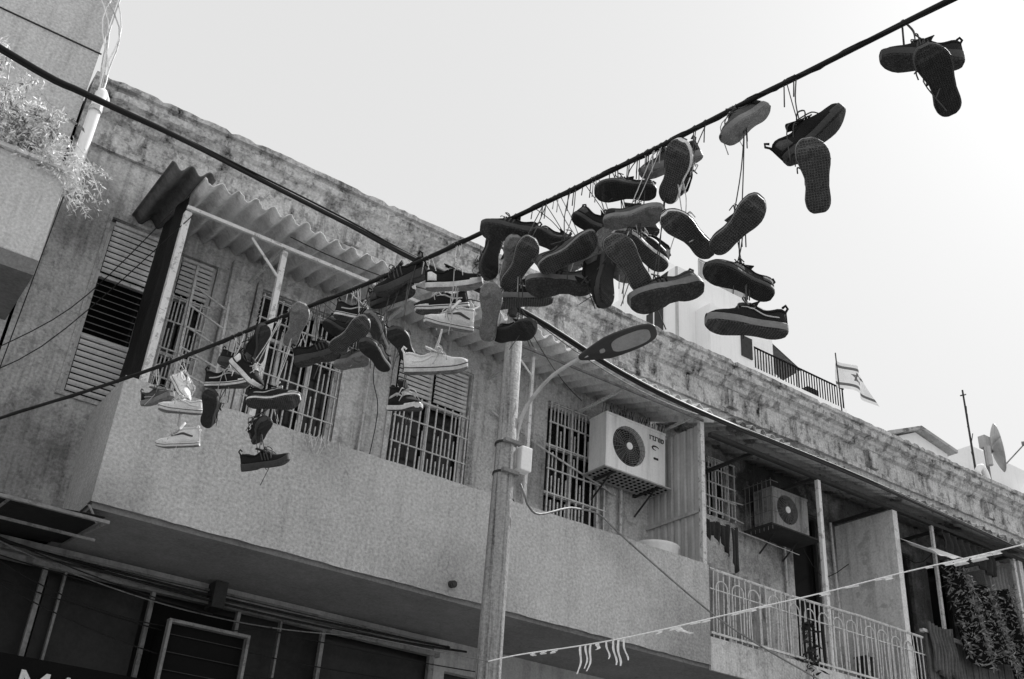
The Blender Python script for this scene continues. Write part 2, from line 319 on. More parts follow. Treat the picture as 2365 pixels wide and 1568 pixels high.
for pts,r in (([(6.0,9.44,7.0),(6.5,9.44,6.85),(6.8,9.43,6.75),(7.3,9.42,6.62),(7.9,9.44,6.5)],.012),([(8.0,9.45,5.6),(8.0,9.45,7.5)],.02),([(4.45,9.46,5.5),(4.45,9.46,7.6)],.012),([(11.9,9.44,5.9),(11.86,9.44,7.2)],.02),([(10.9,9.46,4.9),(10.9,9.46,6.7)],.015),([(8.6,9.45,7.1),(9.3,9.44,6.95),(10.1,9.44,6.98)],.008),([(8.6,9.45,6.9),(9.3,9.44,6.8),(10.1,9.44,6.72)],.008),([(4.5,9.44,7.5),(4.48,9.43,6.9),(4.6,9.44,6.5),(4.55,9.44,5.7)],.005),([(6.2,9.44,7.5),(6.3,9.43,6.2),(6.6,9.44,5.9),(6.75,9.44,5.7)],.006),([(2.1,9.44,8.3),(4.2,9.43,8.0),(7.5,9.43,8.1),(11,9.43,7.95)],.006),([(11.0,9.4,6.9),(11.4,9.3,6.3),(12.0,9.3,6.6)],.006),([(12.2,9.0,7.1),(12.8,8.8,6.7),(13.4,8.8,7.1)],.006)):
    b=MB();b.tube(smooth_path(pts) if len(pts)>2 else pts,r);part(B,'conduit',b,M['bar'] if r>.007 else M['black'])
b=MB();y=8.52
b.tube([(8.53,y,5.535),(9.8,y+.01,5.52),(11.1,y-.01,5.54),(12.36,y,5.53)],.016,6);b.box(8.53,12.36,y-.012,y+.012,4.8,4.825);b.box(8.53,12.36,y-.008,y+.008,5.3,5.312)
x=8.58;i=0
while x<12.34:
    dx=R(-.014,.014);b.tube([(x+dx,y,4.76),(x+R(-.008,.008),y+R(-.01,.01),5.15),(x+R(-.012,.012),y,5.53)],.0075,5)
    if i%3==0 and x+.2<12.3:
        c=x+.13+R(-.01,.01);t_=5.34+R(-.02,.02);pts=[(c-.09,y-.014,4.83),(c-.09,y-.014,t_)]+[(c-.09*math.cos(a),y-.014,t_+.09*math.sin(a)) for a in [k*math.pi/8 for k in range(1,8)]]+[(c+.09,y-.014,t_),(c+.09+R(-.01,.01),y-.014,4.83)]
        b.tube(pts,.008,5)
    x+=.085 if random.random()<.93 else .17;i+=1
part(B,'railing',b,M['bar'])
b=MB();x=12.42
while x<17.5:
    w=R(.05,.09);b.box(x,x+w-.008,8.5+R(0,.015),8.53,4.66+R(0,.03),5.6+R(-.05,.03));x+=w
b.box(12.4,17.5,8.53,8.56,5.3,5.35)
part(B,'slatted_railing',b,M['slatw'])
b=MB();b.box(12.36,17.5,8.49,8.55,5.61,5.65);part(B,'handrail',b,M['bar'])
b=MB();wall_holes(b,-1,24,0,4.41,[(1.3,5.8,2.2,4.3),(5.95,6.6,0.14,4.1),(8.5,11,1,3.6)],9.8,.1);part(B,'ground_floor_wall',b,M['ground_wall'])
b=MB();b.box(-1,24,9.9,9.95,.1,4.4);part(B,'shop_glazing',b,M['shop'])
part(B,'shopfront_beam',MB().box(1.2,5.82,9.70,9.78,4.2,4.25),M['shopf']);part(B,'shopfront_beam',MB().box(1.2,5.82,9.74,9.78,4.33,4.35),M['shopf'])
for xx,w in ((1.85,.02),(2.02,.010),(2.8,.018),(3.62,.016),(4.05,.010),(4.5,.018),(5.74,.03)): part(B,'shopfront_frame',MB().box(xx-w,xx+w,9.72,9.778,2.3,4.2),M['shopf'])
for x0,x1 in ((1.9,2.75),(4.55,5.7)): part(B,'shutter_and_opening_panel',MB().box(x0,x1,9.80,9.83,2.3,4.15),M['shop'])
part(B,'shutter_and_opening_panel',MB().box(2.84,3.6,9.79,9.83,2.3,4.15),M['dark'])  # black panel painting the darkness of an opening, no shutter here
b=MB();b.box(1.2,2.9,9.55,9.7,2.6,3.42);part(B,'shop_sign',b,M['dark'])
def textmesh(body,size,ext,name,parent,mm,loc,align='LEFT'):
    cu=bpy.data.curves.new(name,'FONT');cu.body=body;cu.size=size;cu.extrude=ext;cu.align_x=align
    ob=bpy.data.objects.new(name,cu);COL.objects.link(ob);bpy.context.view_layer.update()
    dg=bpy.context.evaluated_depsgraph_get();me=bpy.data.meshes.new_from_object(ob.evaluated_get(dg));bpy.data.objects.remove(ob)
    o=bpy.data.objects.new(name,me);me.materials.clear();me.materials.append(mm)
    COL.objects.link(o);o.parent=parent;o.location=V(loc)-root_loc(parent);o.rotation_euler=(math.pi/2,0,0);return o
textmesh('MA',.36,.01,'sign_lettering',B,M['signw'],(1.82,9.53,3.07))
A=thing('window_air_conditioner','old boxed air conditioner with pale frame in shopfront','air conditioner',(3.25,9.5,3.45))
part(A,'casing',MB().box(2.9,3.60,9.44,9.78,3.2,3.90),M['dark'])
part(A,'frame',frame(MB(),2.88,3.63,3.1,3.92,9.36,9.43,.026),M['shopf'])
b=MB()
for k in range(5): b.box(2.9,3.60,9.415,9.425,3.2+k*.15,3.205+k*.15)
part(A,'grille',b,M['rust'])
A=thing('awning_frame','thin metal awning frame with dark cloth beneath balcony','awning',(1,9,4.2))
for q in (MB().box(-.2,1.93,8.28,8.31,4.24,4.265),MB().box(-.2,1.93,8.6,8.62,4.18,4.20),MB().tube([(1.91,8.3,4.25),(1.91,9.78,4.42)],.013),MB().tube([(1.2,8.3,4.25),(1.2,9.78,4.42)],.013),MB().tube([(1.85,8.35,4.25),(1.8,8.52,4.42)],.01)):
    part(A,'frame_bar',q,M['shopf'])
b=MB();b.grid(lambda u,v:(-.2+2.1*u,8.33+1.4*v,4.3+.12*v-.03*math.sin(u*6.3)**2),20,6);solid(part(A,'canopy_cloth',b,M['tarp'],True),.006)
for k,(z,s,x1) in enumerate(((4.33,.05,5.9),(4.36,.12,6.1),(4.22,.1,6.3),(4.05,.15,5.9),(4.38,.22,4.8),(4.3,.3,3.9),(4.1,.35,5.2),(4.37,.06,3.3))):
    b=MB();b.tube(catenary((1.0,9.66-.03*k,z),(x1,9.66-.02*k,z-.02-.04*k),s,20),.012 if k<2 else .006,5)
    thing('power_cable','black cable sagging under the balcony slab','cable',(1,9.66,z),'cables on the facade',b,M['black'] if k!=4 else M['shopf'],True)
b=MB();b.box(3.3,3.42,9.6,9.78,4.16,4.4);thing('junction_box','small dark junction box on shopfront beam','box',(3.3,9.6,4.16),mb=b,mats=M['rust'])
# ---------------------------------------------------------------- neighbour building
Nb=thing('neighbour_building','taller plain rendered building with a boxed balcony','building',(-2,9.5,0))
b=MB();b.box(-12,.9,9.47,18,0,14);part(Nb,'wall',b,M['neigh'])
b=MB();b.box(-12,.92,9.455,9.47,9.36,9.37);part(Nb,'wall_seam',b,M['rust'])
b=MB();b.box(-8,.89,8.5,8.6,6.3,7.2);b.box(.79,.89,8.6,9.47,6.3,7.2);part(Nb,'balcony_parapet',b,M['neigh'],bevel=.01)
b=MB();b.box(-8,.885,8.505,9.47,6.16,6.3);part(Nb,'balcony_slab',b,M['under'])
b=MB();b.box(-8,.9,8.46,8.62,7.203,7.24);part(Nb,'coping',b,M['white'])
b=MB();b.tube([(.42,8.5,6.62),(.42,8.44,6.61)],.025,10);part(Nb,'drain_spout',b,M['bar'])
P=thing('drain_pipe','pale plastic drain pipe with elbow on building corner','pipe',(1.03,9.2,7.5))
b=MB();b.tube(smooth_path([(.99,9.1,7.45),(1.0,9.15,8.55),(1.03,9.2,8.66),(1.1,9.42,8.72)]),[.058]*13,14);part(P,'tube',b,M['bldg'],True)
for z in (7.7,8.4): part(P,'clamp',MB().tube([(.995,9.12,z),(.995,9.12,z+.05)],.064,14),M['bar'])
for k in range(6):
    b=MB();x=.85+.03*k
    b.tube(smooth_path([(1.02+R(-.03,.03),9.25,8.5),(.97+R(-.03,.05),9.32,9.1),(x+R(-.05,.05),9.34,9.7),(x-.25*(k%3)+R(-.06,.06),9.36,10.5),(x-.3*(k%3),9.38,12)]),.008,5)
    thing('loose_wire','thin pale wire hanging down the building corner','wire',(1,9.3,8.5),'wires on the building corner',b,M['bar'] if k%2 else M['plastic'],True)
for pts in ([(1.8,8.4,7.2),(1.35,9.3,6.4),(.6,9.0,5.4)],[(2.0,8.5,7.3),(1.2,9.2,5.9),(.4,8.8,5.0)],[(1.0,9.3,7.7),(.98,9.38,6.5),(.95,9.4,5.2)]):
    b=MB();b.tube(smooth_path(pts,6),.005,5);thing('loose_wire','thin dark wire strung across the old wall','wire',pts[0],'wires on the building corner',b,M['black'],True)
for tgt,sg in (((2.95,8.5,7.5),.12),((7.3,9.4,7.55),.1),((5.9,8.5,7.4),.03),((8.4,8.4,7.35),.15)):
    b=MB();b.tube(catenary((4.65,6.98,6.7),tgt,sg,12),.005,5);thing('loose_wire','thin service wire from the pole to the roof edge','wire',(4.65,6.98,6.7),'service wires from the pole',b,M['black'],True)
# ---------------------------------------------------------------- plants
def leaves(b,c,s,n,L,droop=.3):
    for _ in range(n):
        p=V((c[0]+random.gauss(0,s[0]),c[1]+random.gauss(0,s[1]),c[2]+random.gauss(0,s[2])))
        d=V((R(-1,1),R(-1,1),R(-.8,.8)-droop)).normalized();w=d.cross(V((R(-1,1),R(-1,1),R(-1,1)))).normalized()
        l=L*R(.6,1.3);b.add([p,p+d*l*.5+w*l*.14,p+d*l,p+d*l*.5-w*l*.14],[(0,1,2,3)])
A=thing('potted_shrub','pale feathery shrub growing over the balcony wall','plant',(.5,8.6,7.2))
b=MB()
for k in range(95):
    x=R(-.15,.75);p0=V((x,R(8.5,8.75),7.2));h=R(.12,.98)*(1.05-.75*max(x,0));p1=p0+V((R(-.2,.12),R(-.2,.1),h));p2=p1+V((R(-.12,.18),R(-.1,.08),R(-.18,.08)))
    pts=smooth_path([p0,p0.lerp(p1,.5)+V((R(-.05,.05),0,.04)),p1,p2],3)
    b.cur=0;b.tube(pts,.004,4)
    for q in pts[1:]:
        b.cur=1 if random.random()<.8 else 2;leaves(b,q,(.024,.024,.024),8,.062)
part(A,'foliage',b,[M['bar'],M['leaflight'],M['leafdark']])
A=thing('trailing_plant','dry trailing stems hanging beside the drain pipe','plant',(1.1,9.2,7.9))
b=MB()
for k in range(34):
    p0=V((R(.5,.85),R(8.45,8.65),R(7.2,7.3)));p1=p0+V((R(.05,.3),R(-.15,.1),R(-.1,.2)));p2=p1+V((R(.02,.3),R(-.1,.1),R(-.3,.0)))
    pts=smooth_path([p0,p1,p2],4);b.cur=0;b.tube(pts,.003,4);b.cur=1
    for q in pts[1:]: leaves(b,q,(.015,.015,.015),4,.055)
part(A,'foliage',b,[M['bar'],M['leaflight']])
A=thing('leafy_camouflage_drape','leaf-patterned net draped in folds over far balcony','net',(13.5,8.45,5.6))
b=MB()
def drape(u,v):
    top=6.72-.18*math.sin(u*3.1)-.1*u
    return V((12.95+1.42*u+.06*(1-v)*math.sin(u*9),8.38+.09*math.sin(u*17+v*2)-.12*(1-v),top-(1-v)*(1.2+.12*math.sin(u*8))))
b.cur=2;b.grid(lambda u,v:drape(u,v)+V((0,.05,0)),50,14)
for _ in range(2200):
    u=R(0,1);v=R(0,1);b.cur=0 if random.random()<.65 else 1
    leaves(b,drape(u,v),(.015,.02,.015),1,.08)
part(A,'net',b,[M['leafdark'],M['clothg'],M['dark']])
A=thing('trailing_plant','dark spiky plant hanging on the balcony railing','plant',(10.1,8.45,5.1));b=MB();b.tube([(10.05,8.46,5.5),(10.1,8.44,4.75)],.006,4);b.cur=1
for _ in range(70): leaves(b,(10.08,8.45,R(4.65,5.3)),(.06,.03,.01),1,.13)
part(A,'foliage',b,[M['rust'],M['cloth']])
A=thing('dry_weeds','small dry weeds sprouting on the balcony wall top','plant',(3.6,8.5,5.56));b=MB()
for _ in range(26):
    x=R(3.45,3.75);b.tube([(x,8.5,5.56),(x+R(-.04,.04),8.46,5.56-R(-.05,.1)),(x+R(-.05,.05),8.44,5.56-R(.02,.2))],.0025,3)
part(A,'stems',b,M['bar'])
# ---------------------------------------------------------------- ladder, basin, laundry
A=thing('leaning_ladder','pale metal ladder leaning against the balcony wall','ladder',(2.5,8.9,4.75))
part(A,'rail',MB().tube([(2.28,8.75,4.8),(2.36,9.3,7.3)],.016,6),M['bar']);part(A,'rail',MB().tube([(2.66,8.75,4.8),(2.74,9.3,7.1)],.016,6),M['bar'])
for k in range(9):
    t=.08+k*.105;part(A,'rung',MB().tube([(2.28+.08*t,8.75+.55*t,4.8+2.45*t),(2.66+.08*t,8.75+.55*t,4.8+2.3*t)],.010,6),M['bar'])
b=MB();b.tube([(8.1,8.95,5.35),(8.1,8.95,5.40),(8.1,8.95,5.75),(8.1,8.95,5.77)],[.2,.22,.27,.285],28)
thing('plastic_basin','white round plastic basin standing on the balcony','basin',(8.1,8.95,5.35),mb=b,mats=M['ac'],smooth=True)
b=MB();b.tube([(8.55,8.8,6.28),(10.4,8.8,6.22)],.004,4);thing('clothes_line','thin washing line stretched along the open balcony','rope',(8.55,8.8,6.28),mb=b,mats=M['bar'])
for i,(x,w,h,m_) in enumerate(((8.72,.17,.26,'cloth'),(8.90,.15,.22,'cloth'),(9.08,.15,.3,'cloth'),(9.25,.12,.45,'rust'))):
    b=MB();b.grid(lambda u,v:(x+w*(u-.5)*(1+.25*math.sin(v*3+i)),8.79+.02*math.sin(u*11+i),6.26-h*v*(1-.25*math.sin(u*3.1+i))-.02*math.sin(u*7)),12,8)
    solid(thing('hanging_laundry','dark garment drying on the balcony washing line','laundry',(x,8.79,6.26),'laundry on the line',b,M[m_],True),.006)
labs=('striped cane mat behind the metal railing','grey curtain hanging in folds at far balcony','dark cloth draped over far balcony','dark blanket hung over the balcony handrail','torn cloth hanging under the awning')
for i,(x0,x1,z0,z1,m_) in enumerate(((8.62,9.55,4.85,5.68,'clothl'),(14.3,14.8,5.7,7.1,'clothg'),(15.1,16.2,5.65,6.6,'cloth'),(12.45,12.95,5.1,5.75,'slatw'),(13.0,14.2,6.8,7.15,'cloth'))):
    b=MB();b.grid(lambda u,v:(x0+(x1-x0)*u+.02*math.sin(v*5),8.66-(.2 if i>2 else 0)+.03*math.sin(u*(30+i*5)+i)+.01*math.sin(v*9),z0+(z1-z0)*v-(.04*math.sin(u*3)+.05*math.sin(u*11+i)*(1-v))),60,6)
    solid(thing('balcony_screen_cloth',labs[i],'cloth',(x0,8.66,z0),None,b,M[m_],True),.006)
b=MB();b.grid(lambda u,v:(12.2+.75*u-.1*v,8.15+.35*v,6.6+.06*u+.2*v-.05*math.sin(3.14*u)+.012*math.sin(u*16)),16,5);solid(thing('cloth_awning','small pale cloth awning tied under the roof','awning',(12.5,8.3,6.6),None,b,M['ac'],True),.005)
for (x,z,w,h) in ((11.85,4.99,.08,.5),(12.5,4.95,.16,.4),(9.2,4.93,.1,.35)):
    b=MB();b.box(x-w,x+w,9.0,9.15,z-h/2,z+h/2);b.box(x-w*1.1,x+w*1.1,8.98,9.17,z+h/2,z+h/2+.02);thing('storage_crate','dark crate stored against the balcony wall','crate',(x,9,z),'crates stored on the balcony',b,M['rust'])
# ---------------------------------------------------------------- air conditioners
def ring(b,c,r,y,t=.004,n=28):
    b.tube([(c[0]+r*math.cos(2*math.pi*k/n),y,c[1]+r*math.sin(2*math.pi*k/n)) for k in range(n+1)],t,4,False)
def aircon(x0,x1,z0,z1,y,fc,fr,label,mm):
    A=thing('air_conditioner',label,'air conditioner',((x0+x1)/2,y,z0),'outdoor air conditioner units')
    dep=.32
    b=MB()
    n=40;cx,cz=fc
    def edge(a):
        dx,dz=math.cos(a),math.sin(a);t=min([((x1-cx)/dx if dx>1e-6 else 9),((x0-cx)/dx if dx<-1e-6 else 9),((z1-cz)/dz if dz>1e-6 else 9),((z0-cz)/dz if dz<-1e-6 else 9)]);return (cx+dx*t,y,cz+dz*t)
    angs=sorted([2*math.pi*k/n for k in range(n)]+[math.atan2(zz-cz,xx-cx)%(2*math.pi) for xx in(x0,x1) for zz in(z0,z1)])
    m=len(angs)
    vs=[(cx+fr*math.cos(a),y,cz+fr*math.sin(a)) for a in angs]+[edge(a) for a in angs]+[(cx+fr*.97*math.cos(a),y+.09,cz+fr*.97*math.sin(a)) for a in angs]
    b.add(vs,[(k,m+k,m+(k+1)%m,(k+1)%m) for k in range(m)]+[(k,(k+1)%m,2*m+(k+1)%m,2*m+k) for k in range(m)])
    b.add([(x0,y,z0),(x1,y,z0),(x1,y,z1),(x0,y,z1),(x0,y+dep,z0),(x1,y+dep,z0),(x1,y+dep,z1),(x0,y+dep,z1)],[(0,4,5,1),(1,5,6,2),(2,6,7,3),(3,7,4,0),(4,7,6,5)])
    b.box(x0-.006,x1+.006,y-.008,y+dep,z1,z1+.03)
    part(A,'casing',b,mm)
    b=MB();b.tube([(cx,y+.085,cz),(cx,y+.095,cz)],fr*.97,36);part(A,'fan_recess',b,M['dark'])
    b=MB()
    for k in range(4):
        a=k*math.pi/2+.4
        b.grid(lambda u,v:(cx+(.05+(fr*.88-.05)*u)*math.cos(a+v*.9),y+.075-.03*v,cz+(.05+(fr*.88-.05)*u)*math.sin(a+v*.9)),5,5)
    b.tube([(cx,y+.03,cz),(cx,y+.08,cz)],.05,16);part(A,'fan',b,M['rust'],True)
    b=MB()
    for k in range(1,11): ring(b,(cx,cz),fr*k/10.5,y-.006,.0028)
    for k in range(24):
        a=2*math.pi*k/24;b.tube([(cx+.045*math.cos(a),y-.005,cz+.045*math.sin(a)),(cx+fr*math.cos(a),y-.005,cz+fr*math.sin(a))],.0025,4)
    part(A,'fan_grille',b,M['shopf'])
    b=MB();b.tube([(cx,y-.014,cz),(cx,y-.004,cz)],.045,20);part(A,'grille_hub',b,M['ac'])
    for xx in (x0+.12,x1-.12):
        b=MB();b.box(xx-.02,xx+.02,y-.02,9.5,z0-.05,z0-.012);b.tube([(xx,y+.05,z0-.05),(xx,9.48,z0-.3)],.012,5)
        part(A,'bracket',b,M['rust'])
    return A
A=aircon(7.42,8.36,6.62,7.30,9.06,(7.78,6.98),.255,'white wall-mounted air conditioner with bird spikes on top',M['ac'])
b=MB();b.box(7.36,8.42,9.0,9.42,6.585,6.6)
b.cur=1
for i in range(14):
    for j in range(5): b.box(7.4+i*.073,7.43+i*.073,9.04+j*.07,9.075+j*.07,6.578,6.584)
part(A,'drip_tray',b,[M['metal'],M['dark']])
b=MB()
for k in range(70):
    x=R(7.4,8.38);y=R(9.04,9.12);b.tube([(x,y,7.33),(x+R(-.03,.03),y+R(-.04,.02),7.33+R(.06,.13))],.0035,3)
part(A,'bird_spikes',b,M['rust'])
# Hebrew word, letters drawn as strokes (reads right to left)
LET=[(.45,[[(.1,1),(.5,1),(.5,0)]]),(.9,[[(0,1),(1,1)],[(.82,1),(.82,0)]]),(.65,[[(.35,1),(.75,1),(.75,0),(.05,0)]]),(.85,[[(0,1),(.62,1),(.85,.8),(.85,0)]]),(.45,[[(.1,1),(.5,1),(.5,0)]]),(.95,[[(.05,1),(.05,0),(.72,0),(.95,.25),(.95,.8),(.65,1),(.45,.82)]])]
b=MB();xx=8.10
for wd,sts in LET:
    lw=.042*wd
    for st in sts:
        for (a0,c0),(a1,c1) in zip(st,st[1:]):
            p=V((xx+lw*a0,9.054,7.18+.05*c0));q=V((xx+lw*a1,9.054,7.18+.05*c1));dd=(q-p)
            nrm=V((-dd.z,0,dd.x)).normalized()*.0042
            b.obox((p+q)/2,dd/2+dd.normalized()*.004,(0,.003,0),nrm)
    xx+=lw+.010
part(A,'lettering',b,M['dark'])
b=MB();b.tube([(8.2+.055*math.cos(a),9.054,7.08+.026*math.sin(a)) for a in [.3+i*.45 for i in range(11)]],[.003+.008*math.sin(i/10*math.pi) for i in range(11)],4)
part(A,'logo',b,M['rust']);b=MB();b.box(8.17,8.24,9.05,9.058,6.93,6.955);part(A,'badge',b,M['rust'])
A=aircon(10.3,10.98,6.7,7.18,9.1,(10.58,6.95),.2,'smaller grimy air conditioner in a wire cage',M['acd'])
b=MB()
for k in range(7): b.box(10.14,10.147,8.98+.075*k,8.985+.075*k,6.55,7.25)
for z in (6.6,6.8,7.0,7.22): b.box(10.14,10.29,8.98,8.988,z,z+.007);b.box(10.14,10.147,8.98,9.48,z,z+.007)
part(A,'wire_cage',b,M['shopf'])
part(A,'shelf',MB().box(10.1,11.05,8.96,9.44,6.6,6.62),M['rust'])
# ---------------------------------------------------------------- pole with street lamp
P=thing('street_lamp_pole','weathered utility pole carrying an arm with flat street lamp','lamp post',(4.64,7,.13))
b=MB();b.tube([(4.64,7,.13),(4.64,7,2.5),(4.64,7,4.6),(4.645,7,6.8)],[.115,.105,.092,.07],20);part(P,'shaft',b,M['wood'],True)
for z in (5.33,5.06,6.62): part(P,'strap',MB().tube([(4.64,7,z),(4.64,7,z+.018)],.094 if z<6 else .076,20),M['rust'])
part(P,'clamp',MB().box(4.56,4.72,6.88,6.92,5.05,5.08),M['shopf']);part(P,'clamp',MB().box(4.56,4.72,6.88,6.92,5.32,5.35),M['shopf'])
part(P,'insulator',MB().tube([(4.56,6.93,6.55),(4.56,6.93,6.6),(4.56,6.93,6.66)],[.03,.045,.03],10),M['rust'])
b=MB();b.box(4.745,4.855,6.9,7.0,5.12,5.34);part(P,'junction_box',b,M['ac'],bevel=.01)
b=MB();b.tube(smooth_path([(4.73,6.98,5.15),(4.735,6.97,5.5),(4.76,6.88,5.72),(4.84,6.7,5.93),(4.93,6.5,6.04),(5.0,6.38,6.09)],4),.016,10);part(P,'arm',b,M['metal'],True)
b0=V((4.95,6.43,6.06));tip=V((5.39,5.95,6.30));d=(tip-b0);Lh=d.length;d.normalize()
s=d.cross(V((0,0,1))).normalized();s=(s+V((0,0,.38)));s=(s-d*s.dot(d)).normalized();nn=s.cross(d).normalized()
if nn.z<0: nn=-nn
def outline(c0,c1,w,wb,off,n=36):
    o=[]
    for k in range(n):
        a=2*math.pi*k/n;u=.5+.5*math.cos(a)*abs(math.cos(a))**(-.25) if abs(math.cos(a))>1e-3 else .5
        u=min(1,max(0,u));ww=(wb+(w-wb)*min(1,u*2.5))*math.copysign(abs(math.sin(a))**.6,math.sin(a))
        o.append(b0+d*Lh*(c0+(c1-c0)*u)+s*ww+nn*off)
    return o
def slabmesh(rings):
    b=MB();n=len(rings[0]);vs=[p for r in rings for p in r]
    b.add(vs,[(i*n+k,i*n+(k+1)%n,(i+1)*n+(k+1)%n,(i+1)*n+k) for i in range(len(rings)-1) for k in range(n)]+[tuple(range(n))[::-1],tuple((len(rings)-1)*n+k for k in range(n))]);return b
Hd=part(P,'lamp_head',slabmesh([outline(.0,1,.120,.045,-.008),outline(-.01,1.01,.127,.05,0),outline(-.01,1.01,.127,.05,.012),outline(.03,.97,.10,.04,.028)]),M['lamp'],True)
part(Hd,'lens',slabmesh([outline(.42,.92,.08,.08,-.014),outline(.42,.92,.08,.08,-.0085)]),M['lens'])
part(Hd,'label_plate',slabmesh([outline(.26,.33,.022,.022,-.014,12),outline(.26,.33,.022,.022,-.0085,12)]),M['lens'])
# ---------------------------------------------------------------- cables
CA=[(0.95,8.2,4.78),(1.37,6.67,4.65),(1.6,5.86,4.62),(1.78,5.2,4.61),(1.95,4.58,4.59),(2.09,4.09,4.59),(2.25,3.49,4.61),(2.38,3.04,4.64),(2.49,2.64,4.67),(2.59,2.25,4.70),(2.65,2.06,4.72),(2.77,1.59,4.75),(3.3,-.4,4.9),(4.1,-3.5,5.2)]
CA=[(.72,9.46,4.95)]+CA
def cabat(y):
    for p,q in zip(CA,CA[1:]):
        if p[1]>=y>=q[1]:
            t=(p[1]-y)/(p[1]-q[1]);return V(p).lerp(V(q),t)
    return V(CA[-1])
b=MB();b.tube(smooth_path(CA,4),.0115,8)
path=smooth_path(CA,8)
b.tube([p+V((.010*math.cos(i*.9),0,.010*math.sin(i*.9))) for i,p in enumerate(path)],.0055,5)
thing('shoe_cable','thick black cable across the street hung with shoes','cable',CA[0],'overhead street cables',b,M['black'],True)
CB=[(-2.5,6.0,6.75),(0.03,6.38,6.53),(0.62,6.46,6.53),(1.26,6.54,6.57),(1.98,6.64,6.59),(2.78,6.74,6.61),(3.48,6.84,6.63),(4.7,6.92,6.64),(6.09,7.18,6.62),(7.51,7.37,6.68),(10.51,7.77,6.96),(14.85,8.35,7.26),(18,8.9,7.5)]
for k,(dz,r) in enumerate(((0,.019),(-.024,.012),(.022,.008))):
    b=MB();b.tube([p+V((0,.012*k*math.sin(i*.21),dz*(.8+.3*math.cos(i*.13+k)))) for i,p in enumerate(smooth_path(CB,5))],r,7)
    thing('power_cable','black power cable strung from pole along the facade','cable',CB[0],'overhead street cables',b,M['black'],True)
CX=[(4.77,6.93,5.0),(4.80,6.9,4.9),(4.90,6.98,4.86),(5.1,7.1,4.87),(5.6,7.4,5.14),(6.04,7.8,5.37),(6.7,8.25,5.6),(7.13,8.3,5.44),(8.31,8.32,4.96),(9.1,8.34,4.75),(10.07,8.36,4.56),(10.9,8.4,4.4)]
b=MB();b.tube(smooth_path(CX,4),.010,7);thing('loose_cable','grey cable drooping from the pole to the balcony','cable',CX[0],None,b,M['shopf'],True)
BU=[(4.42,6.68,3.44),(4.57,6.5,3.49),(4.88,6.11,3.56),(5.15,5.75,3.64),(5.54,5.2,3.78),(5.83,4.75,3.88),(6.11,4.25,3.99),(6.4,3.59,4.09),(6.9,2.4,4.3)]
A=thing('string_of_plastic_strips','white string with torn plastic strips across the street','bunting',BU[0])
pb=smooth_path(BU,6)
b=MB();b.tube([(4.0,8.49,3.9)]+[BU[0]],.003,4);part(A,'tie_wire',b,M['shopf'])
b=MB();b.tube(pb,.0048,5);part(A,'string',b,M['plastic'],True)
bd=(V(BU[5])-V(BU[1])).normalized()
def strip(p,L,w,dx,k):
    p=V(p);b=MB();pts=[p+V((0,0,-L*t))+bd*(dx*t+.006*math.sin(t*5+k)*t)+V((.015*math.sin(t*6+k),0,0))*t for t in [i/7 for i in range(8)]]
    b.add([q+bd*w*s_*(1-.3*(i/7)+.15*math.sin(i*2+k)) for i,q in enumerate(pts) for s_ in(-.5,.5)],[(2*i,2*i+1,2*i+3,2*i+2) for i in range(7)])
    solid(part(A,'plastic_strip',b,M['plastic']),.002)
def onb(y):
    for p,q in zip(pb,pb[1:]):
        if p[1]>=y>=q[1] and p[1]!=q[1]: return p.lerp(q,(p[1]-y)/(p[1]-q[1]))
    return pb[-1]
for y,L,w,dx in ((6.15,.20,.016,.0),(6.12,.17,.014,.012),(6.09,.19,.015,-.012),(6.05,.05,.03,.0),(6.0,.13,.014,.02),(5.96,.18,.016,.02),(5.93,.19,.018,.01),(5.90,.16,.014,.025),(5.62,.07,.035,.15),(5.6,.04,.06,.05),(6.36,.02,.05,0),(6.30,.025,.05,0),(6.42,.02,.04,0)): strip(onb(y),L,w,dx,y*9)
for _ in range(18):
    y=R(3.6,5.8);strip(onb(y),R(.012,.028),R(.03,.10),0,y)
for _ in range(6): strip(onb(R(3.82,4.0)),.035,.08,0,1)
# ---------------------------------------------------------------- background buildings
G=thing('modern_apartment_block','white modern block with stepped roof terraces and railings','building',(22,20,0))
b=MB();b.box(18.95,23.03,20,24.6,0,20.0);b.box(16.6,18.94,21.5,24.5,0,18.4);b.box(19.7,21.5,19.4,19.998,0,18.7);b.box(23.04,25.8,20.01,25,0,17.3);b.box(21.51,25.75,19.5,19.999,0,17.28)
b.box(19.2,21,21,23,20,20.9)
part(G,'wall',b,M['bldg'])
part(G,'window',MB().box(18.9,18.96,20.6,21.3,17.8,18.8),M['rust']);part(G,'window',MB().box(19.95,20.12,19.36,19.41,17.9,18.1),M['rust']);part(G,'window',MB().box(20.95,21.4,19.36,19.41,17.4,18.1),M['rust'])
part(G,'window_frame',MB().box(18.88,18.9,20.93,20.97,17.8,18.8),M['bldg'])
b=MB()
def rail(b,x0,x1,y,z0,z1,st):
    b.box(x0,x1,y-.02,y+.02,z1-.04,z1);x=x0
    while x<x1: b.box(x,x+.03,y-.012,y+.012,z0,z1);x+=st
rail(b,21.55,25.72,19.53,17.28,18.02,.12)
for k in range(5): b.box(25.70,25.72,19.55+k*.1,19.57+k*.1,17.28,18.02)
part(G,'railing',b,M['dark'])
b=MB();rail(b,19.9,22,20.03,20.0,20.7,.5);b.box(19.9,22,20.05,20.06,20.02,20.65);part(G,'railing',b,M['metal'])
b=MB();b.add([(23.05,20.1,18.95),(24.4,20.1,18.45),(24.6,21,18.5),(23.05,21,19.0)],[(0,1,2,3)]);solid(part(G,'terrace_awning',b,M['rust']),.05)
b=MB();b.tube([(24.35,20.2,17.3),(24.35,20.2,18.45)],.03,6);part(G,'awning_post',b,M['metal'])
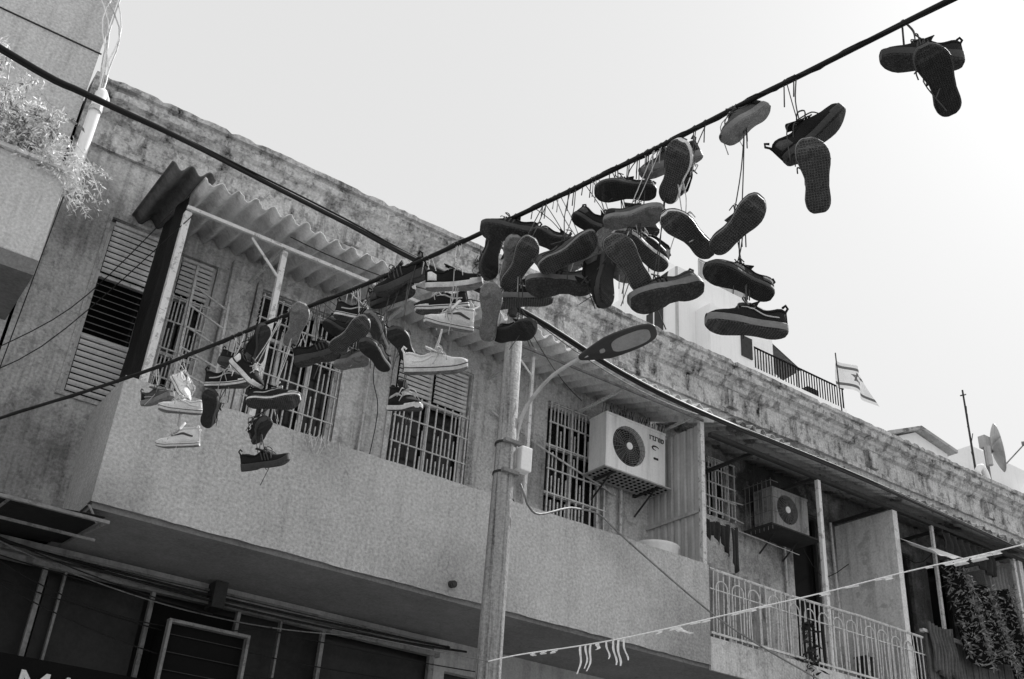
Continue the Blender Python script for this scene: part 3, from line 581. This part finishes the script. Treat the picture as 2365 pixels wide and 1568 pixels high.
b=MB();b.box(24.2,24.7,19.7,19.9,17.3,17.65);part(G,'terrace_furniture',b,M['rust'])
b=MB();b.tube([(18.9,19.95,15),(18.9,19.95,19.9)],.05,8);part(G,'downpipe',b,M['metal'])
G=thing('small_roof_house','small pale rooftop house with low pitched roof','house',(21,14,11))
b=MB();b.box(19.9,22.2,14,17,9,12.6);b.add([(19.9,14,12.6),(22.2,14,12.6),(22.2,14,12.9),(21,14,13.1)],[(0,1,2,3)]);part(G,'wall',b,M['bldg'])
b=MB();b.add([(19.7,13.8,12.62),(21.0,13.8,13.17),(22.35,13.8,12.95),(19.7,17,12.62),(21.0,17,13.17),(22.35,17,12.95)],[(0,1,4,3),(1,2,5,4)]);solid(part(G,'roof',b,M['corrd']),.08)
b=MB();b.box(20.5,20.8,13.96,14.01,12.2,12.55);part(G,'window',b,M['rust'])
G=thing('distant_building','plain pale building rising behind the rooftops','building',(27,15,0));b=MB();b.box(24.1,32,14.5,20,0,13.9);b.box(26,32,14,14.5,0,13.0);part(G,'wall',b,M['bldg']);b=MB();b.box(25.2,25.8,14.44,14.51,12.4,13.1);part(G,'window',b,M['rust'])
A=thing('brick_parapet','low stepped wall of loose grey bricks on roof','wall',(16.5,10.5,8.98));b=MB()
for r_ in range(8):
    x=15.5+.12*(r_%2)+ .12*max(0,r_-3)
    while x<17.8-.15*max(0,r_-3): b.box(x,x+.225,10.4+R(0,.02),10.55,8.98+r_*.115,8.98+r_*.115+.1);x+=.24
part(A,'bricks',b,M['brick'])
b=MB();b.tube([(18.35,11,8.98),(18.3,11,12.16)],[.03,.02],6)
for k in range(8): b.tube([(18.33,11,10.2+k*.2),(18.33+R(-.08,.08),11+R(-.08,.08),10.4+k*.2)],.008,4)
b.tube([(18.2,11,12.0),(18.4,11,12.1)],.015,4)
thing('radio_mast','thin dark mast wrapped with wires on roof','mast',(18.35,11,8.98),mb=b,mats=M['rust'])
A=thing('satellite_dish','pale satellite dish on rooftop mast seen edge on','satellite dish',(19,11,8.98))
c=V((19.3,11,11.2));ax=V((.6,-.8,.12)).normalized();e1=ax.cross(V((0,0,1))).normalized();e2=ax.cross(e1)
b=MB();b.grid(lambda u,v:c+(e1*math.cos(6.2832*u)+e2*math.sin(6.2832*u))*v*.5+ax*(.14*v*v-.14),32,6);solid(part(A,'dish',b,M['metal'],True),.015)
b=MB();b.tube([(18.95,11.1,8.98),(18.95,11.1,11.2)],.035,8);b.tube([(18.95,11.1,10.9),c-ax*.1],.03,6);part(A,'mast',b,M['shopf'])
b=MB();b.tube([c+e2*.4,c+ax*.5],.014,5);b.tube([c+ax*.44,c+ax*.56],.05,10);part(A,'receiver_arm',b,M['shopf'])
b=MB();b.box(18.75,18.95,10.95,11.1,11.05,11.3);b.tube([(18.7,10.9,10.6),(18.7,10.9,11.0)],.06,10);part(A,'receiver_box',b,M['metal'])
b=MB();b.tube(smooth_path([(17.3,10.2,8.9),(17.35,10.2,9.6),(17.2,10.2,9.9),(17.0,10.2,9.7)]),.06,10);thing('vent_pipe','curved pale vent pipe on the rooftop','pipe',(17.3,10.2,8.9),mb=b,mats=M['bldg'],smooth=True)
# flag
A=thing('national_flag','white flag with two dark stripes and six-pointed star','flag',(18.3,14,11.5))
b=MB();b.tube([(18.38,14,10.5),(18.27,14,14.25)],.016,6);part(A,'flag_pole',b,M['rust'])
NU,NV=96,66
def fl(u,v):
    tl=V((18.29,14,14.16));bl=V((18.36,14,13.42));tr=V((19.12,13.9,13.95));br=V((19.42,13.85,13.2))
    p=tl.lerp(tr,u).lerp(bl.lerp(br,u),v);return p+V((0,.12*math.sin(u*8+v*2),.06*math.sin(u*8+1+v)*u+.05*u*(1-u)))
b=MB();b.grid(fl,NU,NV)
def star(u,v):
    x=(u-.5)*1.38;y=(v-.5)
    def tri(s,r): 
        return all((x*math.cos(a)+y*math.sin(a)*s)<r*.5 for a in (math.pi/2,math.pi/2+2.0944,math.pi/2-2.0944))
    return (tri(1,.24) and not tri(1,.14)) or (tri(-1,.24) and not tri(-1,.14))
b.m=[1 if (.12<(j+.5)/NV<.23 or .77<(j+.5)/NV<.88 or star((i+.5)/NU,(j+.5)/NV)) else 0 for j in range(NV) for i in range(NU)]
part(A,'flag_cloth',b,[M['plastic'],M['flagd']],True)
# ---------------------------------------------------------------- shoes
def interp(tab,t):
    for (a,x),(c,y) in zip(tab,tab[1:]):
        if a<=t<=c: return x+(y-x)*(t-a)/(c-a)
    return tab[-1][1]
WT=[(0,.016),(.02,.026),(.08,.037),(.18,.041),(.35,.036),(.5,.039),(.65,.051),(.75,.055),(.85,.052),(.93,.041),(.98,.025),(1,.013)]
CT=[(0,0),(.2,0),(.45,.005),(.65,.003),(.85,-.004),(1,-.012)]
HT=[(0,.088),(.05,.098),(.12,.097),(.2,.086),(.3,.080),(.4,.094),(.46,.100),(.55,.091),(.65,.078),(.75,.068),(.85,.062),(.93,.053),(1,.038)]
HH=[(0,.135),(.05,.142),(.2,.140),(.34,.142),(.4,.128),(.46,.112),(.55,.095),(.65,.079),(.75,.069),(.85,.062),(.93,.053),(1,.038)]
TS=[0,.01,.03,.06,.1,.15,.2,.27,.34,.41,.48,.55,.62,.69,.76,.83,.88,.92,.955,.98,.993,1]
LN=.278
SPR=.018
def spring(t): return SPR*max(0,(t-.72)/.28)**2+.004*max(0,(.12-t)/.12)
def prof_pt(t,a,ht,ins=.96,off=0):
    w=interp(WT,t)*ins;h=interp(ht,t)+spring(t);z1=.026+spring(t);cc=interp(CT,t)
    ca,sa=math.cos(a),math.sin(a);e=.55
    y=(w+off)*abs(ca)**e*(1 if ca>0 else -1);z=z1+(h-z1+off)*abs(sa)**.8
    if t<.5: y*= (1-.2*(z-z1)/(h-z1+.001))
    return (LN*(t-.5),cc+y,z)
def shoe_meshes(kind,ht,um,rm,tm,sm,lm,mz=.030,line=None,wedge=0,spr=.018,flare=.004,sw=.12):
    global SPR
    SPR=spr
    out={}
    b=MB();na=14;vs=[]
    for t in TS:
        for k in range(na+1): vs.append(prof_pt(t,math.pi*k/na,ht))
    fs=[]
    for i in range(len(TS)-1):
        tmid=(TS[i]+TS[i+1])/2
        for k in range(na):
            if .03<tmid<.40 and 4<=k<=9: continue
            fs.append((i*(na+1)+k,i*(na+1)+k+1,(i+1)*(na+1)+k+1,(i+1)*(na+1)+k))
    b.add(vs,fs);b.add([prof_pt(0,math.pi*k/na,ht) for k in range(na+1)],[tuple(range(na+1))]);b.add([prof_pt(1,math.pi*k/na,ht) for k in range(na+1)],[tuple(range(na+1))[::-1]])
    top=ht[4][1]+.035
    b.grid(lambda u,v:(LN*((.53-.19*v)-.5),(u-.5)*.06,(interp(ht,.5)-.006)*(1-v)+(max(top,.115))*v+.008*math.cos((u-.5)*3)),4,5)
    b.tube([V(prof_pt(.41-.38*q/8,math.pi*.30,ht,.97,.001)) for q in range(9)]+[V(prof_pt(.03+.38*q/8,math.pi*.70,ht,.97,.001)) for q in range(9)],.006,6)
    out['upper']=b.mesh('upper',um,True)
    b=MB();vs=[]
    for t in TS:
        w=interp(WT,t)+flare;c=interp(CT,t);s_=spring(t);x=(LN+.008)*(t-.5);zb=-wedge*max(0,1-t*1.1)+(.006 if wedge and .32<t<.55 else 0)
        for y,z in ((-w+.007,zb),(-w,zb+.006),(-w-.001,mz*.5),(-w,mz-.004),(-w+.005,mz),(w-.005,mz),(w,mz-.004),(w+.001,mz*.5),(w,zb+.006),(w-.007,zb)): vs.append((x,c+y,z+s_))
    n=10;L_=len(TS);fs=[];mi=[]
    for i in range(L_-1):
        for k in range(n):
            fs.append((i*n+k,i*n+(k+1)%n,(i+1)*n+(k+1)%n,(i+1)*n+k));mi.append(1 if k in(9,8,0) else 0)
    fs+=[tuple(range(n)),tuple((L_-1)*n+k for k in range(n))[::-1]];mi+=[0,0]
    b.add(vs,fs);b.m=mi
    out['sole']=b.mesh('sole',[rm,tm],False)
    if line:
        b=MB();pts=[]
        for t in TS: pts.append(((LN+.008)*(t-.5),interp(CT,t)+interp(WT,t)+.005,mz*.72+spring(t)))
        for t in TS[::-1]: pts.append(((LN+.008)*(t-.5),interp(CT,t)-interp(WT,t)-.005,mz*.72+spring(t)))
        b.tube(pts+[pts[0]],.0022,4);out['sole_pinstripe']=b.mesh('sole_pinstripe',line,True)
    b=MB()
    for k in range(6):
        t=.43+k*.037
        b.tube([V(prof_pt(t+(.012 if q%2 else 0),math.pi*(.32+.36*q/4),ht,.96,.005)) for q in range(5)],.0036,5)
        b.tube([V(prof_pt(t+.03*q/4,math.pi*(.32+.36*q/4),ht,.96,.006)) for q in range(5)],.003,5)
    for sgn in (1,-1):
        b.tube(smooth_path([(.0,.0,.112),(.015,.03*sgn,.12),(.03,.05*sgn,.10),(.01,.055*sgn,.075)],3),.003,4)
        b.tube(smooth_path([(.0,.0,.112),(.02,.02*sgn,.10),(.045,.045*sgn,.08),(.05,.065*sgn,.05)],3),.0025,4)
    out['laces']=b.mesh('laces',lm,True)
    for side in (0,1):
        b=MB();rows=[]
        if kind=='bars':
            for q in range(3):
                o=[]
                for i in range(6):
                    h=.12+.75*i/5;t=.40+.07*q+.05*(1-i/5)
                    for dt in (0,.026):
                        a=min(1.4,h*1.35);a=a if side==0 else math.pi-a;o.append(prof_pt(t+dt,a,ht,.96,.0025))
                b.add(o,[(2*i,2*i+1,2*i+3,2*i+2) for i in range(5)])
        elif kind=='patch':
            for i in range(7):
                t=.03+.17*i/6
                for h in (.1,.8-.3*i/6):
                    a=min(1.4,h*1.2);a=a if side==0 else math.pi-a;rows.append(prof_pt(t,a,ht,.96,.0025))
            b.add(rows,[(2*i,2*i+1,2*i+3,2*i+2) for i in range(6)])
        else:
            for i in range(13):
                u=i/12;t=.12+.5*u;lo=.18+.42*(u**1.5);hi=lo+sw*(.5+math.sin(u*3.1)*.5)
                for h in (lo,hi):
                    a=min(1.45,h*1.35);a=a if side==0 else math.pi-a
                    rows.append(prof_pt(t,a,ht,.96,.0025))
            b.add(rows,[(2*i,2*i+1,2*i+3,2*i+2) for i in range(12)])
        out['side_stripe' if side else 'side_stripe.']=b.mesh('side_stripe',sm,True)
    b=MB()
    n2=8;rows=[]
    for t in (.80,.85,.9,.94,.97,.99,1):
        for k in range(n2+1):
            a=math.pi*k/n2;rows.append(prof_pt(t,a,[(p,q*(.62 if kind!='canvas' else .9)) for p,q in ht],.99,.003))
    b.add(rows,[(i*(n2+1)+k,i*(n2+1)+k+1,(i+1)*(n2+1)+k+1,(i+1)*(n2+1)+k) for i in range(6) for k in range(n2)])
    out['toe_cap']=b.mesh('toe_cap',rm,True)
    b=MB();b.tube([(-.138,-.004,.03),(-.143,-.002,.095),(-.151,0,.11),(-.143,.002,.122),(-.131,.002,.11)],.005,5);out['heel_tab']=b.mesh('heel_tab',um,True)
    return out
X=M
KIND={
'bd':(shoe_meshes('patch',HT,X['up_black'],X['rub_dark'],X['tread_dark'],X['up_grey'],X['lace']),'black suede skate shoe with dark worn sole'),
'bm':(shoe_meshes('s',HT,X['up_black'],X['rub_mid'],X['tread_mid'],X['stripe'],X['lace'],.034,None,0,.018,.005,.09),'black skate shoe with grey rubber sole'),
'rn':(shoe_meshes('bars',HT,X['up_black'],X['rub_dark'],X['tread_zig'],X['up_grey'],X['lace'],.036,None,.010,.03,.007),'dark running shoe with thick flared heel'),
'rg':(shoe_meshes('bars',HT,X['up_grey'],X['rub_mid'],X['tread_zig'],X['up_black'],X['lace'],.038,X['rub_dark'],.012,.034,.008),'grey running trainer with thick wedge sole'),
'bw':(shoe_meshes('s',HT,X['up_black'],X['rub_white'],X['tread_mid'],X['stripe'],X['lacew'],.028,X['up_black']),'black sneaker with white stripe and white sole'),
'pw':(shoe_meshes('patch',HT,X['up_black'],X['rub_white'],X['tread_light'],X['up_white'],X['lacew'],.030),'black sneaker with white heel patch and sole'),
'gl':(shoe_meshes('patch',HT,X['up_grey'],X['rub_mid'],X['tread_light'],X['up_black'],X['lace'],.036),'grey sneaker with pale worn sole'),
'gm':(shoe_meshes('s',HT,X['up_grey'],X['rub_mid'],X['tread_mid'],X['up_black'],X['lace'],.032,X['rub_dark']),'faded grey canvas sneaker with waffle tread'),
'ww':(shoe_meshes('canvas',HT,X['up_white'],X['rub_white'],X['tread_light'],X['up_white'],X['lacew'],.032,X['up_grey']),'white canvas sneaker with white sole'),
'wh':(shoe_meshes('canvas',HH,X['up_white'],X['rub_white'],X['tread_light'],X['up_grey'],X['lacew'],.028,X['up_grey']),'white high-top sneaker with dark side stripe'),
'bh':(shoe_meshes('s',HH,X['up_black'],X['rub_white'],X['tread_mid'],X['stripe'],X['lacew'],.030),'black high-top sneaker with white sole edge'),
'dh':(shoe_meshes('patch',HH,X['up_black'],X['rub_dark'],X['tread_dark'],X['up_grey'],X['lace']),'dark high-top boot hanging by its laces'),
}
AX=V((.8111,-.5810,.0669));UP=V((-.3354,-.3682,.8671));TN=V((-.4792,-.7257,-.4935))
# x,y,z, heading, roll, yaw, kind, size, hangs-from (0 = the cable, n = shoe number n)
SH=[
(2.77,1.62,4.57,176,25,0,'rn',1.0,0),(2.69,1.53,4.34,119,80,30,'bd',1.0,1),(2.65,2.05,4.41,37,30,0,'bd',1.05,0),(2.57,1.99,4.13,101,80,15,'bm',1.0,3),
(2.57,2.32,4.61,214,35,25,'gl',.98,0),(2.56,2.36,4.11,45,86,30,'gm',1.0,5),(2.60,2.40,3.90,160,50,0,'bd',1.0,6),(2.53,2.31,3.64,171,25,0,'bm',1.03,7),
(2.56,2.74,4.66,200,15,10,'gl',.97,0),(2.45,2.57,4.44,82,60,40,'bh',1.0,0),(2.50,2.57,4.16,145,70,30,'bw',.98,10),(2.47,2.68,3.92,199,45,10,'rg',1.04,0),
(2.42,2.87,4.51,176,55,0,'bd',.95,0),(2.36,2.74,4.27,5,45,15,'gl',.9,0),(2.46,3.09,4.45,-34,30,25,'bd',.9,0),(2.54,2.97,4.42,180,40,20,'bd',.95,0),
(2.49,3.0,4.25,-66,80,25,'gl',.95,0),(2.34,2.75,4.03,123,84,10,'gm',.97,14),(2.48,2.83,4.21,145,45,15,'bh',.95,0),(2.39,2.98,4.08,264,50,40,'dh',.95,14),
(2.27,3.07,4.22,26,50,0,'gm',.97,0),(2.4,3.3,4.45,-27,60,25,'bd',.95,0),(2.33,3.2,4.15,180,45,0,'rg',1.0,21),(2.48,3.21,4.38,31,40,15,'gl',.95,0),
(2.25,3.5,4.56,173,40,0,'rn',.98,0),(2.25,3.66,4.48,257,60,25,'bd',.9,0),(2.29,3.53,4.42,73,75,30,'gl',.9,0),(2.2,3.32,4.25,58,80,15,'gm',.92,0),
(2.34,3.52,4.24,186,25,0,'bm',1.08,0),(2.16,3.46,4.05,84,86,15,'gl',.9,28),(2.27,3.41,3.98,12,65,35,'bd',.88,28),
(2.06,4.18,4.53,205,10,0,'rn',1.05,0),(2.08,4.29,4.5,16,20,25,'bd',.95,0),(2.16,3.81,4.38,-1,15,0,'pw',.98,0),(2.21,4.0,4.36,188,5,20,'bw',.96,0),(2.13,3.76,4.12,171,15,20,'wh',.85,34),
(2.18,3.93,3.98,2,5,0,'ww',1.02,35),(2.08,4.11,4.14,110,85,40,'bd',.82,0),(2.1,4.04,3.79,9,10,50,'bh',.88,38),
(2.02,4.52,4.45,-13,20,0,'bw',.92,0),(2.03,4.67,4.42,-27,40,20,'bd',.95,0),(1.95,4.78,4.31,9,20,0,'rn',1.0,0),(1.91,4.35,4.22,35,70,15,'bm',.9,0),
(1.99,4.45,4.15,14,40,45,'gl',.85,0),(2.0,4.21,4.09,124,70,40,'bd',.85,0),(2.09,4.42,4.35,108,60,30,'bm',.85,0),
(1.85,4.94,4.51,67,84,10,'gl',.9,0),(1.76,5.25,4.49,69,30,20,'dh',.9,0),(1.71,5.46,4.32,5,15,10,'bw',1.05,0),(1.78,5.55,4.51,-12,20,15,'rn',.95,0),
(1.7,5.12,4.23,-42,10,25,'pw',.9,0),(1.68,5.57,4.17,72,70,25,'bd',.85,49),(1.83,5.01,4.08,5,40,0,'bw',1.0,0),(1.81,5.1,3.93,50,30,55,'bd',.92,53),
(1.84,4.99,3.72,5,10,0,'rn',.92,54),(1.54,6.24,4.44,14,10,25,'gl',.9,0),(1.61,5.99,4.43,-50,20,35,'ww',.88,0),(1.57,5.79,4.22,173,10,20,'ww',.9,57),(1.61,5.83,4.03,182,5,0,'wh',.9,58)]
tmpl={}
for k,(ms,lab) in KIND.items():
    tmpl[k]=[]
    for pn,me in ms.items():
        o=bpy.data.objects.new(pn.rstrip('.'),me)
        if pn=='upper': solid(o,.004,-1)
        if pn.startswith('side_stripe') : solid(o,.002,1)
        tmpl[k].append(o)
for i,(x,y,z,th,ro,ya,kd,sz,fr) in enumerate(SH):
    th_=math.radians(th+R(-4,4));r_=math.radians(ro+R(-6,6));ya_=math.radians(ya+R(-6,6))
    dr=(AX*math.cos(th_)+UP*math.sin(th_))
    pp=(UP*math.cos(th_)-AX*math.sin(th_))
    if pp.dot(UP)<0 and abs(math.cos(th_))>.3: pp=-pp
    elif abs(math.cos(th_))<=.3 and i%2: pp=-pp
    fw=(dr*math.cos(ya_)+TN*math.sin(ya_)).normalized()
    up=(pp*math.cos(r_)-TN*math.sin(r_));up=(up-fw*up.dot(fw)).normalized()
    lat=up.cross(fw)
    rm=Matrix((fw,lat,up)).transposed()
    c=V((x,y,z))-rm@V((0,0,.045*sz))
    E=thing('hanging_sneaker',KIND[kd][1],'shoe',c,'shoes hanging from the street cable')
    E.rotation_euler=rm.to_euler();E.scale=(sz*R(.95,1.03),sz*R(.92,1.05),sz*R(.9,1.08))
    for t in tmpl[kd]:
        o=t.copy();o.parent=E;COL.objects.link(o)
    tp=c+rm@V((.0,0,.105*sz))
    if fr: 
        p=SH[fr-1];tgt=V(p[:3])+V((R(-.02,.02),R(-.02,.02),-.02))
    else: tgt=cabat(y+R(-.06,.06))
    mw=Matrix.Translation(c)@rm.to_4x4()@Matrix.Diagonal((*E.scale,1));inv=mw.inverted()
    b=MB()
    for k in range(2):
        j=V((R(-.02,.02),R(-.05,.05),0)) if not fr else V((R(-.015,.015),R(-.015,.015),0))
        tg=tgt+j
        if not fr: tg=cabat(tg.y);
        mid=tp.lerp(tg,.5)+V((R(-.012,.012),R(-.012,.012),0))
        pts=smooth_path([tp+V((R(-.02,.02),R(-.02,.02),0)),mid,tg],4)
        if not fr:
            pts+=[tg+V((.012,.0,.012)),tg+V((0,.008,.02)),tg+V((-.014,.012,.0)),tg+V((0,.014,-.016)),tg+V((0,.02,-.05-R(0,.08)))]
        else: pts+=[tg+V((.01,0,-.01)),tg+V((.02,.01,-.06-R(0,.06)))]
        b.tube([inv@q for q in pts],.0026,4)
    for _ in range(2):
        q0=tp+V((R(-.02,.02),R(-.02,.02),-.02));
        b.tube([inv@q for q in smooth_path([tp,q0+V((R(-.04,.04),R(-.04,.04),-.02)),q0+V((R(-.06,.06),R(-.05,.05),-R(.06,.2)))],4)],.0023,4)
    me=b.mesh('hanging_lace',M['lacew'] if kd in('ww','wh','bw','gl','pw') else M['lace'],True)
    o=bpy.data.objects.new('hanging_lace',me);o.parent=E;COL.objects.link(o)
for l in tmpl.values():
    for o in l: bpy.data.objects.remove(o)
# ---------------------------------------------------------------- light
sd=V((.8,.2,.85)).normalized()
el=math.asin(sd.z);rot=math.atan2(sd.x,sd.y)
w=bpy.data.worlds.new('World');sc.world=w;w.use_nodes=True;nt=w.node_tree;N=nt.nodes;L=nt.links
sky=N.new('ShaderNodeTexSky');sky.sky_type='NISHITA';sky.sun_disc=False;sky.sun_elevation=el;sky.sun_rotation=rot;sky.dust_density=3;sky.air_density=1
bw=N.new('ShaderNodeRGBToBW');L.new(sky.outputs[0],bw.inputs[0])
m1=N.new('ShaderNodeMath');m1.operation='MULTIPLY_ADD';L.new(bw.outputs[0],m1.inputs[0]);m1.inputs[1].default_value=.1;m1.inputs[2].default_value=5.7
L.new(m1.outputs[0],N['Background'].inputs[0]);N['Background'].inputs[1].default_value=.13
sl=bpy.data.lights.new('sun','SUN');sl.energy=5;sl.angle=math.radians(.53);so=bpy.data.objects.new('sun',sl);COL.objects.link(so)
so.rotation_euler=sd.to_track_quat('Z','Y').to_euler();so.location=(10,10,30)
# ---------------------------------------------------------------- camera
cd=bpy.data.cameras.new('camera');cam=bpy.data.objects.new('camera',cd);COL.objects.link(cam)
cd.sensor_width=36;cd.lens=37.98;cd.clip_end=2000;cd.clip_start=.05
rm=Matrix(((.8111,-.3354,-.4792),(-.5810,-.3682,-.7257),(.0669,.8671,-.4935)))
cam.matrix_world=Matrix.Translation((0,0,1.6))@rm.to_4x4()
sc.camera=cam
sc.view_settings.view_transform='Standard';sc.view_settings.look='None';sc.view_settings.exposure=0
